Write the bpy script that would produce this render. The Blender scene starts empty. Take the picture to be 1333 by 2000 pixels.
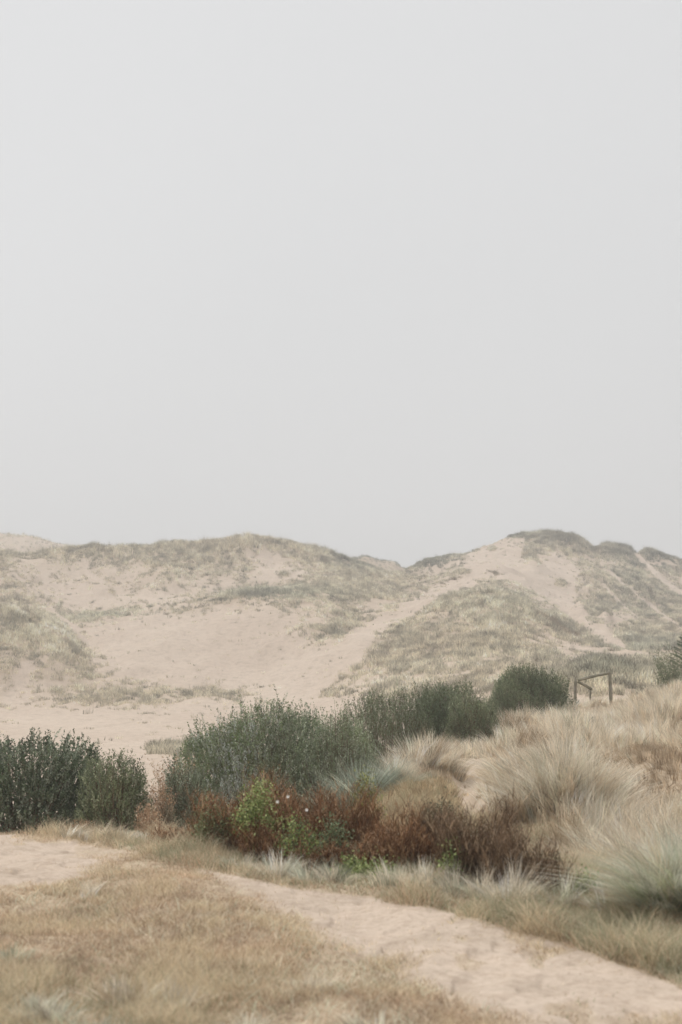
import bpy, math, random
import numpy as np

# ------------------------------------------------------------------ camera, world, sun, exposure
sc = bpy.context.scene
COL = sc.collection
F = 2778.0                       # focal length in photo pixels (50 mm on a 36 mm tall frame)
HORIZON = 1300.0
EYE = 1.65
PITCH = math.atan((HORIZON - 1000.0) / F)
cam_d = bpy.data.cameras.new('camera')
cam_d.sensor_fit = 'VERTICAL'
cam_d.sensor_height = 36.0
cam_d.lens = 50.0
cam_d.clip_start = 0.1
cam_d.clip_end = 6000.0
cam_d.dof.use_dof = True
cam_d.dof.focus_distance = 30.0
cam_d.dof.aperture_fstop = 2.5
cam = bpy.data.objects.new('camera', cam_d)
cam.location = (0, 0, EYE)
cam.rotation_euler = (math.pi / 2 + PITCH, 0, 0)
COL.objects.link(cam)
sc.camera = cam

SUN_EL = math.radians(52)
SUN_AZ = math.radians(-50)       # compass angle from +Y, clockwise: the brighter side is up and to the left
world = bpy.data.worlds.new("World")
sc.world = world
world.use_nodes = True
wn, wl = world.node_tree.nodes, world.node_tree.links
wn.clear()
out = wn.new('ShaderNodeOutputWorld')
bg = wn.new('ShaderNodeBackground')
sky = wn.new('ShaderNodeTexSky')
sky.sky_type = 'NISHITA'
sky.sun_disc = False
sky.sun_elevation = SUN_EL
sky.sun_rotation = SUN_AZ
bg.inputs['Strength'].default_value = 0.10
# overcast: most of the blue sky is covered by an even grey cloud deck that is brighter overhead
tc = wn.new('ShaderNodeTexCoord')
sep = wn.new('ShaderNodeSeparateXYZ')
ramp = wn.new('ShaderNodeValToRGB')
ramp.color_ramp.elements[0].position = 0.0
ramp.color_ramp.elements[0].color = (0.75, 0.737, 0.727, 1)
ramp.color_ramp.elements[1].position = 1.0
ramp.color_ramp.elements[1].color = (2.1, 2.08, 2.07, 1)
e = ramp.color_ramp.elements.new(0.22); e.color = (0.752, 0.750, 0.748, 1)
e = ramp.color_ramp.elements.new(0.50); e.color = (0.76, 0.762, 0.765, 1)
cn = wn.new('ShaderNodeTexNoise'); cn.inputs['Scale'].default_value = 1.3; cn.inputs['Detail'].default_value = 2.0
cm = wn.new('ShaderNodeMapRange')
cm.inputs['From Min'].default_value = 0.3; cm.inputs['From Max'].default_value = 0.7
cm.inputs['To Min'].default_value = 9.7; cm.inputs['To Max'].default_value = 10.3
mul = wn.new('ShaderNodeVectorMath'); mul.operation = 'SCALE'
mix = wn.new('ShaderNodeMixRGB'); mix.inputs[0].default_value = 0.97
wl.new(tc.outputs['Generated'], sep.inputs[0])
wl.new(sep.outputs['Z'], ramp.inputs[0])
wl.new(tc.outputs['Generated'], cn.inputs['Vector'])
wl.new(cn.outputs['Fac'], cm.inputs['Value'])
gx = wn.new('ShaderNodeMath'); gx.operation = 'MULTIPLY_ADD'; gx.inputs[1].default_value = -.13; gx.inputs[2].default_value = 1.01
wl.new(sep.outputs['X'], gx.inputs[0])
gm = wn.new('ShaderNodeMath'); gm.operation = 'MULTIPLY'; wl.new(gx.outputs[0], gm.inputs[0]); wl.new(cm.outputs[0], gm.inputs[1])
wl.new(ramp.outputs[0], mul.inputs[0]); wl.new(gm.outputs[0], mul.inputs['Scale'])
wl.new(sky.outputs[0], mix.inputs[1]); wl.new(mul.outputs[0], mix.inputs[2])
wl.new(mix.outputs[0], bg.inputs['Color'])
wl.new(bg.outputs[0], out.inputs['Surface'])

sun_d = bpy.data.lights.new('sun', 'SUN')
sun_d.energy = 1.5
sun_d.angle = math.radians(24)
sun_d.color = (1.0, 0.965, 0.92)
sun = bpy.data.objects.new('sun', sun_d)
sun.rotation_euler = (math.pi / 2 - SUN_EL, 0, -SUN_AZ + math.pi)
sun.location = (0, 0, 50)
COL.objects.link(sun)

sc.view_settings.view_transform = 'Standard'
sc.view_settings.look = 'None'
sc.view_settings.exposure = 0.0
sc.view_settings.gamma = 1.0
sc.cycles.use_denoising = True
sc.cycles.use_adaptive_sampling = False
sc.cycles.max_bounces = 6
sc.cycles.diffuse_bounces = 3
sc.cycles.transmission_bounces = 3
sc.cycles.volume_bounces = 0

# ------------------------------------------------------------------ small numpy tools
RNG = np.random.default_rng(7)

def vnoise(x, y, seed=0):
    x = np.asarray(x, float); y = np.asarray(y, float)
    xi = np.floor(x).astype(np.int64); yi = np.floor(y).astype(np.int64)
    fx = x - xi; fy = y - yi
    fx = fx * fx * (3 - 2 * fx); fy = fy * fy * (3 - 2 * fy)
    def h(a, b):
        n = (a * 374761393 + b * 668265263 + seed * 974634777) & 0x7fffffff
        n = ((n ^ (n >> 13)) * 1274126177) & 0x7fffffff
        n = n ^ (n >> 16)
        return (n & 0xffff) / 65535.0
    a = h(xi, yi); b = h(xi + 1, yi); c = h(xi, yi + 1); d = h(xi + 1, yi + 1)
    return (a * (1 - fx) + b * fx) * (1 - fy) + (c * (1 - fx) + d * fx) * fy

def fbm(x, y, seed=0, octv=4, gain=0.5):
    s = 0; a = 1; t = 0
    for k in range(octv):
        s = s + a * vnoise(x * 2 ** k + 17.3 * k, y * 2 ** k - 9.1 * k, seed + k); t += a; a *= gain
    return s / t

def smooth(a, b, x):
    t = np.clip((x - a) / (b - a), 0, 1)
    return t * t * (3 - 2 * t)

def pchip(xk, yk, x):
    """monotone cubic through (xk, yk)"""
    xk = np.asarray(xk, float); yk = np.asarray(yk, float)
    h = np.diff(xk); d = np.diff(yk) / h
    m = np.zeros_like(yk)
    for i in range(1, len(xk) - 1):
        if d[i - 1] * d[i] > 0:
            w1 = 2 * h[i] + h[i - 1]; w2 = h[i] + 2 * h[i - 1]
            m[i] = (w1 + w2) / (w1 / d[i - 1] + w2 / d[i])
    m[0] = d[0]; m[-1] = d[-1]
    x = np.clip(x, xk[0], xk[-1])
    i = np.clip(np.searchsorted(xk, x) - 1, 0, len(xk) - 2)
    t = (x - xk[i]) / h[i]
    return ((2 * t**3 - 3 * t**2 + 1) * yk[i] + (t**3 - 2 * t**2 + t) * h[i] * m[i]
            + (-2 * t**3 + 3 * t**2) * yk[i + 1] + (t**3 - t**2) * h[i] * m[i + 1])

cP, sP = math.cos(PITCH), math.sin(PITCH)
def z_of(py, Y):
    """height of the point seen at row py of the photo, Y metres ahead"""
    v = (1000.0 - np.asarray(py, float)) / F
    return EYE + Y * (sP + cP * v) / (cP - sP * v)
def project(x, y, z):
    zc = y * cP + (z - EYE) * sP
    yc = -y * sP + (z - EYE) * cP
    zc = np.maximum(zc, 0.05)
    return 666.5 + F * x / zc, 1000.0 - F * yc / zc

# ------------------------------------------------------------------ the lie of the land
# profile curves across the view: each is {column: (distance, row or height)}; interpolated into one height field
def rail_z(Y, tab):
    return [(p, Y, z) for p, z in tab]
def rail_p(tab):
    return [(p, Y, float(z_of(py, Y))) for p, Y, py in tab]
RAILS = [
    rail_z(0.0, [(-400, .02), (1733, .02)]),
    rail_z(4.0, [(-400, .0), (600, .0), (1733, .02)]),
    rail_z(10.0, [(-400, .0), (150, .02), (330, .07), (500, .03), (700, .0), (1733, .0)]),
    rail_z(13.6, [(-400, .0), (200, .0), (450, -.02), (700, .02), (1000, .04), (1333, .05), (1733, .05)]),
    rail_z(19.0, [(-400, -.75), (250, -.72), (500, -.65), (700, -.35), (800, -.05), (900, .0), (1000, .08), (1333, .12), (1733, .2)]),
    rail_z(26.0, [(-400, -1.5), (500, -1.4), (700, -.8), (850, -.12), (950, -.02), (1100, .05), (1333, .22), (1733, .35)]),
    rail_z(33.0, [(-400, -2.0), (600, -1.9), (750, -1.1), (880, -.3), (980, .0), (1100, .08), (1250, .3), (1333, .5), (1733, .7)]),
    rail_z(45.0, [(-400, -2.5), (600, -2.4), (850, -1.5), (960, -.2), (1050, .05), (1150, .15), (1250, .5), (1333, .85), (1733, 1.3)]),
    rail_z(60.0, [(-400, -2.75), (600, -2.7), (900, -2.0), (1050, -.6), (1150, -.1), (1250, .1), (1333, .5), (1733, 1.0)]),
    rail_z(80.0, [(-400, -2.85), (600, -2.8), (800, -1.8), (950, -.4), (1050, .5), (1200, .8), (1333, 1.0), (1733, 1.4)]),
    rail_p([(-400, 110, 1405), (0, 112, 1405), (350, 112, 1405), (600, 105, 1395), (780, 98, 1370), (900, 94, 1350), (1050, 92, 1322), (1200, 95, 1300), (1333, 95, 1296), (1733, 95, 1290)]),
    rail_p([(-400, 135, 1370), (0, 132, 1372), (170, 135, 1362), (350, 138, 1366), (600, 132, 1358), (700, 125, 1340), (780, 122, 1325), (900, 120, 1300), (1050, 120, 1285), (1200, 120, 1288), (1333, 120, 1286), (1733, 120, 1275)]),
    rail_p([(-400, 148, 1240), (0, 146, 1262), (100, 147, 1285), (170, 150, 1310), (250, 153, 1312), (400, 155, 1310), (600, 150, 1290), (700, 146, 1268), (780, 145, 1262), (900, 145, 1235), (1000, 145, 1228), (1070, 145, 1248), (1200, 142, 1280), (1333, 140, 1280), (1733, 140, 1260)]),
    rail_p([(-400, 160, 1185), (0, 160, 1196), (60, 160, 1205), (120, 161, 1228), (175, 165, 1268), (230, 168, 1252), (300, 170, 1228), (450, 172, 1212), (560, 170, 1212), (640, 168, 1222), (700, 166, 1232), (780, 168, 1215), (860, 170, 1180), (950, 172, 1162), (1020, 172, 1175), (1080, 166, 1218), (1140, 165, 1256), (1200, 160, 1270), (1333, 160, 1270), (1733, 160, 1250)]),
    rail_p([(-400, 185, 1200), (0, 182, 1204), (90, 182, 1212), (150, 184, 1222), (230, 184, 1214), (330, 185, 1204), (420, 186, 1182), (500, 186, 1160), (620, 186, 1164), (700, 190, 1180), (780, 192, 1178), (860, 194, 1168), (950, 194, 1164), (1020, 194, 1176), (1080, 188, 1196), (1140, 188, 1216), (1200, 190, 1230), (1333, 190, 1244), (1733, 190, 1235)]),
    rail_p([(-400, 205, 1170), (0, 202, 1172), (90, 202, 1190), (150, 203, 1196), (230, 203, 1186), (330, 204, 1168), (420, 205, 1160), (500, 206, 1158), (620, 207, 1150), (700, 212, 1152), (780, 216, 1160), (860, 222, 1150), (950, 224, 1128), (1020, 224, 1140), (1080, 222, 1168), (1140, 220, 1184), (1200, 222, 1190), (1333, 225, 1204), (1733, 225, 1195)]),
    rail_p([(-400, 226, 1106), (0, 224, 1118), (150, 226, 1128), (300, 226, 1112), (450, 228, 1100), (540, 230, 1104), (620, 232, 1114), (700, 236, 1124), (760, 240, 1140), (800, 244, 1138), (860, 252, 1116), (950, 260, 1090), (1050, 262, 1088), (1130, 262, 1100), (1200, 262, 1116), (1270, 264, 1128), (1333, 265, 1145), (1733, 266, 1140)]),
    rail_p([(-400, 242, 1052), (0, 242, 1078), (60, 243, 1084), (140, 243, 1076), (165, 243, 1072), (240, 243, 1072), (300, 244, 1071), (420, 246, 1066), (470, 248, 1056), (520, 250, 1052), (580, 252, 1060), (640, 254, 1080), (700, 256, 1099), (755, 258, 1122), (785, 262, 1124), (800, 266, 1112), (850, 278, 1094), (905, 286, 1080), (950, 290, 1064), (1000, 292, 1048), (1060, 294, 1042), (1115, 294, 1047), (1145, 293, 1062), (1160, 293, 1074), (1185, 293, 1066), (1225, 294, 1074), (1240, 294, 1084), (1262, 295, 1082), (1333, 297, 1096), (1733, 300, 1110)]),
    rail_p([(-400, 300, 1100), (0, 300, 1110), (600, 305, 1110), (780, 318, 1140), (900, 335, 1110), (1100, 340, 1085), (1333, 345, 1120), (1733, 350, 1130)]),
    rail_p([(-400, 390, 1050), (-150, 392, 1040), (0, 392, 1046), (60, 392, 1050), (120, 392, 1064), (200, 390, 1082), (250, 390, 1078), (300, 390, 1066), (380, 390, 1075), (560, 380, 1092), (640, 372, 1092), (690, 366, 1091), (712, 365, 1087), (740, 365, 1096), (770, 366, 1101), (790, 368, 1112), (830, 380, 1125), (1100, 430, 1115), (1333, 440, 1125), (1733, 440, 1125)]),
    rail_p([(-400, 520, 1150), (800, 520, 1160), (1733, 540, 1160)]),
    rail_z(1200.0, [(-400, 15.0), (1733, 15.0)]),
]
NPX, NY = 560, 900
GPX = np.linspace(-400, 1733, NPX)
GY = np.concatenate([np.linspace(0, 60, 420, endpoint=False), np.linspace(60, 420, 420, endpoint=False), np.linspace(420, 1200, 60)])
RY = np.array([pchip([p for p, _, _ in r], [y for _, y, _ in r], GPX) for r in RAILS])
RZ = np.array([pchip([p for p, _, _ in r], [z for _, _, z in r], GPX) for r in RAILS])
ZG = np.array([pchip(RY[:, i], RZ[:, i], GY) for i in range(NPX)])      # [px, Y]

def base_height(px, Y):
    px = np.clip(px, -399.9, 1732.9); Y = np.clip(Y, 0, 1199.9)
    u = (px + 400) / (2133.0 / (NPX - 1)); i = u.astype(int); fu = u - i
    j = np.clip(np.searchsorted(GY, Y, side='right') - 1, 0, len(GY) - 2)
    fv = (Y - GY[j]) / (GY[j + 1] - GY[j])
    return ((ZG[i, j] * (1 - fu) + ZG[i + 1, j] * fu) * (1 - fv) + (ZG[i, j + 1] * (1 - fu) + ZG[i + 1, j + 1] * fu) * fv)

# local hummocks: column, distance, half width (px), half depth (m), height (m)
BUMPS = [
    (1155, 42.5, 60, 3.5, .27), (1180, 74, 95, 9, 1.35), (1110, 72, 40, 6, .35),
    (830, 23.5, 100, 2.2, .24), (760, 21, 60, 1.6, .16), (1042, 20.5, 74, 2.2, .50), (1088, 15.5, 80, 1.7, .32),
    (1120, 27, 90, 3.0, .38), (1010, 31, 60, 3, .22), (1250, 22, 80, 2.2, .36), (1180, 34, 70, 3, .3), (1310, 31, 60, 3, .3), (1230, 16.5, 70, 1.4, .16), (1330, 13.5, 60, 1.2, .18),
    (1290, 9.5, 90, .8, .10), (90, 7.4, 160, 1.0, .05), (300, 10.2, 130, .7, .05), (420, 9.6, 150, .9, .05),
    (1040, 250, 22, 6, 1.2), (1130, 205, 18, 8, 1.6), (1180, 196, 14, 12, 1.3), (1250, 240, 16, 14, 1.4), (620, 215, 30, 8, 1.0),
    (960, 238, 45, 7, 1.5), (760, 205, 40, 8, .8), (40, 188, 60, 5, .8), (330, 214, 40, 7, .9), (200, 214, 30, 6, .8),
]
DIPS = [(905, 20.0, 32, 3.6, .30), (520, 212, 40, 10, 1.2), (560, 158, 60, 9, .6), (1120, 190, 22, 16, 1.0)]

def polar(x, y):
    a = np.arctan2(x, y)
    ac = np.clip(a, -0.355, 0.355)
    d = np.hypot(x, y)
    return 666.5 + F * np.tan(ac) * cP, d * np.cos(ac)

def polyline_d(px, py, pts):
    best = np.full(np.shape(px), 1e9)
    for (x0, y0), (x1, y1) in zip(pts[:-1], pts[1:]):
        dx, dy = x1 - x0, y1 - y0
        t = np.clip(((px - x0) * dx + (py - y0) * dy) / (dx * dx + dy * dy), 0, 1)
        best = np.minimum(best, np.hypot(px - x0 - t * dx, (py - y0 - t * dy)))
    return best

# how thickly grass grows on the far dunes (0 bare sand .. 9 closed cover), row by row from the skyline down
VEG = """
7777999999999999999999999999999999599999
7777999999999999999888888889211769989999
8877888888888865788888888895111526889988
6566778678888731478899998881002515358757
6344446667777751246788898431001302426724
6334343345776652124777784221100001455777
5424244244444441225777675345430001577864
5521223344433256666777664323552111468885
7421113232233677655666543356666211467777
7642112222235644445554336777886211566777
8764334444552223334442257788898320455666
8876665421111111122344223455899985411566
9997321100000001123442244457899756613666
9998510000000001224513456567886346525666
8888720000000001014302445567775235446666
8888830000000000012111444455555522446655
5668830000000000000004445555445431222123
6445521000000000000024554444444426888534
6266542100000000000454444333444378888876
5155553311000000001443333323457777777777
3223343334333101103423334455666666666666
4244556655666653104533345555555555555555
3044665555322322000001111111111111111111
2112221421100000000000000000000000000000
1001000010000000000000000000000000000000
""".split()
VG = np.array([[int(c) for c in (r + '0' * 40)[:40]] for r in VEG], float) / 9.0

PATHS = [
    ([(600, 1350), (645, 1315), (690, 1280), (712, 1245)], 15), ([(712, 1245), (760, 1210), (815, 1182)], 11),
    ([(815, 1182), (870, 1152), (925, 1128), (960, 1122)], 9),
    ([(1045, 1130), (1100, 1180), (1130, 1205)], 13), ([(1130, 1205), (1165, 1232), (1215, 1262)], 7),
    ([(1190, 1115), (1240, 1158), (1280, 1190), (1333, 1228)], 2.6), ([(1236, 1072), (1268, 1108), (1305, 1142), (1340, 1165)], 5),
    ([(1090, 1318), (1112, 1294), (1140, 1283)], 5), ([(1120, 1262), (1180, 1280), (1240, 1300), (1262, 1322)], 5),
    ([(20, 1112), (60, 1152), (112, 1198), (150, 1226)], 1.8), ([(60, 1300), (45, 1330), (20, 1372)], 9), ([(165, 1095), (172, 1120), (205, 1140)], 3.5),
    ([(108, 1200), (150, 1235), (178, 1262)], 4),
    ([(1090, 1165), (1150, 1205)], 2), ([(1175, 1140), (1235, 1200)], 2),
]
def sand_patch(cx, cy, rx, ry): return (cx, cy, rx, ry)
BARE = [(985, 1085, 50, 24, 0), (1020, 1120, 38, 26, 0), (520, 1112, 28, 26, 0), (340, 1265, 175, 45, 0), (470, 1270, 110, 50, 0)]
TUFTED = [(820, 1098, 42, 9), (772, 1112, 30, 8), (910, 1068, 24, 8), (1000, 1043, 28, 8), (1095, 1046, 50, 9), (1190, 1068, 34, 10), (1285, 1085, 55, 10),
          (1035, 1082, 16, 12), (1078, 1072, 9, 7), (1110, 1080, 13, 7), (962, 1072, 9, 5), (480, 1162, 50, 7), (570, 1158, 60, 5), (435, 1172, 14, 8),
          (1140, 1100, 14, 7), (1095, 1140, 14, 8), (960, 1122, 14, 6), (905, 1118, 22, 5), (1090, 1180, 12, 8), (700, 1088, 50, 8), (555, 1123, 14, 4), (575, 1135, 10, 4), (485, 1113, 8, 5)]

def dune_cover(px, py, x, y):
    """0..1 share of closed grass cover on the far ground"""
    u = np.clip((px - 16.7) / 33.325, 0, 38.999); v = np.clip((py - 1040) / 15.0, 0, 23.999)
    i = u.astype(int); j = v.astype(int); fu = u - i; fv = v - j
    d = (VG[j, i] * (1 - fu) + VG[j, i + 1] * fu) * (1 - fv) + (VG[j + 1, i] * (1 - fu) + VG[j + 1, i + 1] * fu) * fv
    d = np.where((d > .16) & (d < .85), d + .09 * (px > 560) + .03, d)
    d = d + .28 * np.exp(-((px - 668) / 34) ** 2 - ((py - 1235) / 42) ** 2) + .2 * np.exp(-((px - 790) / 80) ** 2 - ((py - 1265) / 60) ** 2)
    d = np.where(py > 1400, 0.03, d)
    for cx, cy, rx, ry in TUFTED:
        r = np.hypot((px - cx) / rx, (py - cy) / ry)
        d = np.maximum(d, 1.05 * (1 - smooth(.75, 1.15, r)))
    wob = (fbm(x * .6, y * .25, 31, 4) - .5)
    for pts, w in PATHS:
        dd = polyline_d(px + wob * 26, py + wob * 14, pts)
        d = d * (.06 + .94 * smooth(w * .45, w * 1.75, dd))
    d = np.where((y > 330) & (px < 350), d * .55, d)
    d = np.where((y > 330) & (y < 420) & (px > 560) & (px < 830), .95, d)
    d = np.where((px > 270) & (px < 420), np.maximum(d, .85 * smooth(22, 6, np.abs(py - 1464 + wob * 20)) * smooth(272, 310, px)), d)
    return np.clip(d, 0, 1)

FAR_E = ([-400, 0, 150, 260, 330, 420, 600, 667, 800, 920, 1090, 1240, 1333, 1733], [1622, 1628, 1636, 1664, 1686, 1703, 1740, 1753, 1772, 1797, 1836, 1886, 1926, 2080])
NEAR_E = ([-400, 0, 100, 180, 250, 290, 400, 480, 560, 650, 750, 900, 1050, 1200, 1333, 1733], [1724, 1722, 1724, 1706, 1684, 1672, 1714, 1746, 1792, 1838, 1884, 1950, 2003, 2048, 2088, 2230])
def near_sand(px, py, x, y):
    """1 on the trodden sand path of the near ground, 0 in the turf"""
    n = (fbm(x * 1.3, y * .9, 5, 4) - .5)
    fe = np.interp(px, *FAR_E); ne = np.interp(px, *NEAR_E)
    q = py + n * 36
    fd = 18 + 34 * smooth(300, 520, px)
    s = smooth(-5, 9, q - fe) * (1 - smooth(-fd * .6, fd, q - ne + 4))
    gap = smooth(250, 290, px) * (1 - smooth(350, 400, px))
    s = s * (1 - .85 * gap)
    patch = smooth(.60, .70, fbm(x * 1.9 + 3, y * 1.1, 77, 4)) * (1 - smooth(40, 150, py - ne))
    s = s * (1 - .45 * smooth(.56, .66, fbm(x * 2.6, y * 1.7, 91, 3)))
    return np.maximum(s, patch * .08 * (py > ne))

def mounds(x, y):
    """overlapping rounded hummocks of the marram field, 0..1"""
    return smooth(.15, .85, vnoise(x / 1.25 + .2 * np.sin(y), y / 1.9, 88))
def in_field(px, Y):
    return smooth(-40, 60, px - np.interp(Y, [13, 16, 20, 27, 35, 50], [1090, 1000, 940, 960, 1010, 1100])) * smooth(12.5, 15, Y) * (1 - smooth(48, 60, Y))

def rut(px, Y):
    """the bare sandy gully between the pale hummocks"""
    c = np.interp(Y, [13, 16, 19, 22, 25], [955, 930, 905, 905, 935])
    w = np.interp(Y, [13, 16, 19, 22, 25, 27], [20, 30, 34, 26, 14, 2])
    return (1 - smooth(w * .7, w * 1.3, np.abs(px - c))) * smooth(12.5, 14, Y) * (1 - smooth(25, 27, Y))

def height(x, y):
    x = np.asarray(x, float); y = np.asarray(y, float)
    px, Y = polar(x, y)
    z = base_height(px, Y)
    for cx, cy, rx, ry, h in BUMPS:
        r2 = ((px - cx) / rx) ** 2 + ((Y - cy) / ry) ** 2
        z = z + h * np.exp(-r2 * 1.4)
    for cx, cy, rx, ry, h in DIPS:
        r2 = ((px - cx) / rx) ** 2 + ((Y - cy) / ry) ** 2
        z = z - h * np.exp(-r2 * 1.4)
    z = z + (.34 * mounds(x, y) - .17) * in_field(px, Y)
    far = smooth(95, 150, Y)
    mid = smooth(14, 30, Y)
    z = z + (fbm(x * .11, y * .09, 3, 3) - .5) * 2.0 * far + (fbm(x * .45, y * .3, 9, 3) - .5) * .8 * far
    z = z + (fbm(x * .5, y * .4, 4, 3) - .5) * .22 * mid + (fbm(x * 1.6, y * 1.4, 6, 3) - .5) * .11
    # footprints and scuffs in the trodden sand
    z = z - (.022 * smooth(.58, .72, vnoise(x * 6.2, y * 4.4, 12)) + .020 * (fbm(x * 7, y * 5, 13, 3) - .5)) * (Y < 30)
    return z

# ------------------------------------------------------------------ materials
def new_mat(name):
    m = bpy.data.materials.new(name); m.use_nodes = True
    nt = m.node_tree
    b = nt.nodes['Principled BSDF']
    b.inputs['Roughness'].default_value = .85
    b.inputs['Specular IOR Level'].default_value = .15
    return m, nt, b

def leaf_mat(name, rough=.7, transl=.25, spec=.25):
    """colour comes from the plant's own per-blade tint, varied a little by position"""
    m, nt, b = new_mat(name)
    N, L = nt.nodes, nt.links
    at = N.new('ShaderNodeAttribute'); at.attribute_name = 'tint'
    b.inputs['Roughness'].default_value = rough
    b.inputs['Specular IOR Level'].default_value = spec
    L.new(at.outputs['Color'], b.inputs['Base Color'])
    tr = N.new('ShaderNodeBsdfTranslucent'); L.new(at.outputs['Color'], tr.inputs['Color'])
    mx = N.new('ShaderNodeMixShader'); mx.inputs[0].default_value = transl
    L.new(b.outputs[0], mx.inputs[1]); L.new(tr.outputs[0], mx.inputs[2])
    L.new(mx.outputs[0], N['Material Output'].inputs['Surface'])
    return m

def ground_mat():
    m, nt, b = new_mat('dune_sand')
    N, L = nt.nodes, nt.links
    b.inputs['Roughness'].default_value = .95
    b.inputs['Specular IOR Level'].default_value = .05
    geo = N.new('ShaderNodeNewGeometry')
    def noise(scale, detail=6, rough=.6):
        n = N.new('ShaderNodeTexNoise'); n.inputs['Scale'].default_value = scale
        n.inputs['Detail'].default_value = detail; n.inputs['Roughness'].default_value = rough
        L.new(geo.outputs['Position'], n.inputs['Vector']); return n
    def rmp(src, stops):
        r = N.new('ShaderNodeValToRGB'); r.color_ramp.elements[0].position = stops[0][0]; r.color_ramp.elements[0].color = (*stops[0][1], 1)
        r.color_ramp.elements[1].position = stops[-1][0]; r.color_ramp.elements[1].color = (*stops[-1][1], 1)
        for p, c in stops[1:-1]:
            e = r.color_ramp.elements.new(p); e.color = (*c, 1)
        L.new(src, r.inputs[0]); return r
    def mixc(f, a, c, mode='MIX', v=None):
        x = N.new('ShaderNodeMixRGB'); x.blend_type = mode
        if v is None: L.new(f, x.inputs[0])
        else: x.inputs[0].default_value = v
        L.new(a, x.inputs[1]); L.new(c, x.inputs[2]); return x
    big = noise(.05, 4); med = noise(1.4, 6, .65); fine = noise(22, 6, .7); grit = noise(160, 3, .7)
    sand = rmp(big.outputs['Fac'], [(.35, (.475, .39, .315)), (.65, (.52, .435, .355))])
    v1 = rmp(med.outputs['Fac'], [(.3, (.80, .79, .77)), (.5, (1, 1, 1)), (.75, (1.06, 1.05, 1.04))])
    v2 = rmp(fine.outputs['Fac'], [(.3, (.86, .85, .84)), (.6, (1.04, 1.04, 1.04))])
    v4 = rmp(noise(5.5, 5, .6).outputs['Fac'], [(.33, (.80, .775, .75)), (.52, (1, 1, 1))])
    v3 = rmp(grit.outputs['Fac'], [(.36, (.66, .63, .6)), (.47, (1, 1, 1))])
    s = mixc(None, sand.outputs[0], v1.outputs[0], 'MULTIPLY', 1)
    s = mixc(None, s.outputs[0], v2.outputs[0], 'MULTIPLY', 1)
    s = mixc(None, s.outputs[0], v4.outputs[0], 'MULTIPLY', .65)
    s = mixc(None, s.outputs[0], v3.outputs[0], 'MULTIPLY', .6)
    litter = rmp(noise(9, 6, .75).outputs['Fac'], [(.3, (.25, .185, .125)), (.5, (.40, .315, .22)), (.72, (.54, .46, .34))])
    att = N.new('ShaderNodeAttribute'); att.attribute_name = 'cover'
    ln = noise(3.5, 8, .75)
    ad = N.new('ShaderNodeMath'); ad.operation = 'ADD'; L.new(att.outputs['Fac'], ad.inputs[0])
    sb = N.new('ShaderNodeMath'); sb.operation = 'MULTIPLY_ADD'; L.new(ln.outputs['Fac'], sb.inputs[0]); sb.inputs[1].default_value = 1.3; sb.inputs[2].default_value = -.65
    L.new(sb.outputs[0], ad.inputs[1])
    mr = N.new('ShaderNodeMapRange'); L.new(ad.outputs[0], mr.inputs['Value']); mr.inputs['From Min'].default_value = .14; mr.inputs['From Max'].default_value = .72; mr.inputs['To Max'].default_value = .85
    c = mixc(mr.outputs[0], s.outputs[0], litter.outputs[0])
    L.new(c.outputs[0], b.inputs['Base Color'])
    bm = N.new('ShaderNodeBump'); bm.inputs['Strength'].default_value = .55; bm.inputs['Distance'].default_value = .05
    hs = N.new('ShaderNodeMath'); hs.operation = 'MULTIPLY_ADD'; L.new(fine.outputs['Fac'], hs.inputs[0]); hs.inputs[1].default_value = .35; L.new(med.outputs['Fac'], hs.inputs[2])
    L.new(hs.outputs[0], bm.inputs['Height']); L.new(bm.outputs[0], b.inputs['Normal'])
    return m

M_GROUND = ground_mat()
M_GRASS = leaf_mat('grass_blades', .75, .40, .12)
M_LEAF = leaf_mat('shrub_leaves', .6, .18, .3)
M_TWIG = leaf_mat('dry_twigs', .9, .0, .05)
M_NEEDLE = leaf_mat('pine_needles', .6, .08, .3)

def wood_mat():
    m, nt, b = new_mat('weathered_timber')
    N, L = nt.nodes, nt.links
    t = N.new('ShaderNodeTexCoord'); mp = N.new('ShaderNodeMapping'); mp.inputs['Scale'].default_value = (26, 26, 2.2)
    L.new(t.outputs['Object'], mp.inputs[0])
    n = N.new('ShaderNodeTexNoise'); n.inputs['Scale'].default_value = 1; n.inputs['Detail'].default_value = 6; L.new(mp.outputs[0], n.inputs['Vector'])
    r = N.new('ShaderNodeValToRGB'); r.color_ramp.elements[0].position = .32; r.color_ramp.elements[0].color = (.17, .155, .13, 1)
    r.color_ramp.elements[1].position = .68; r.color_ramp.elements[1].color = (.38, .35, .29, 1)
    L.new(n.outputs['Fac'], r.inputs[0])
    n2 = N.new('ShaderNodeTexNoise'); n2.inputs['Scale'].default_value = 3; L.new(t.outputs['Object'], n2.inputs['Vector'])
    r2 = N.new('ShaderNodeValToRGB'); r2.color_ramp.elements[0].position = .42; r2.color_ramp.elements[0].color = (.62, .64, .54, 1)
    r2.color_ramp.elements[1].position = .6; r2.color_ramp.elements[1].color = (1, 1, 1, 1); L.new(n2.outputs['Fac'], r2.inputs[0])
    x = N.new('ShaderNodeMixRGB'); x.blend_type = 'MULTIPLY'; x.inputs[0].default_value = .9; L.new(r.outputs[0], x.inputs[1]); L.new(r2.outputs[0], x.inputs[2])
    L.new(x.outputs[0], b.inputs['Base Color'])
    bm = N.new('ShaderNodeBump'); bm.inputs['Strength'].default_value = .6; bm.inputs['Distance'].default_value = .01
    L.new(n.outputs['Fac'], bm.inputs['Height']); L.new(bm.outputs[0], b.inputs['Normal'])
    return m
M_WOOD = wood_mat()

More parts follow.
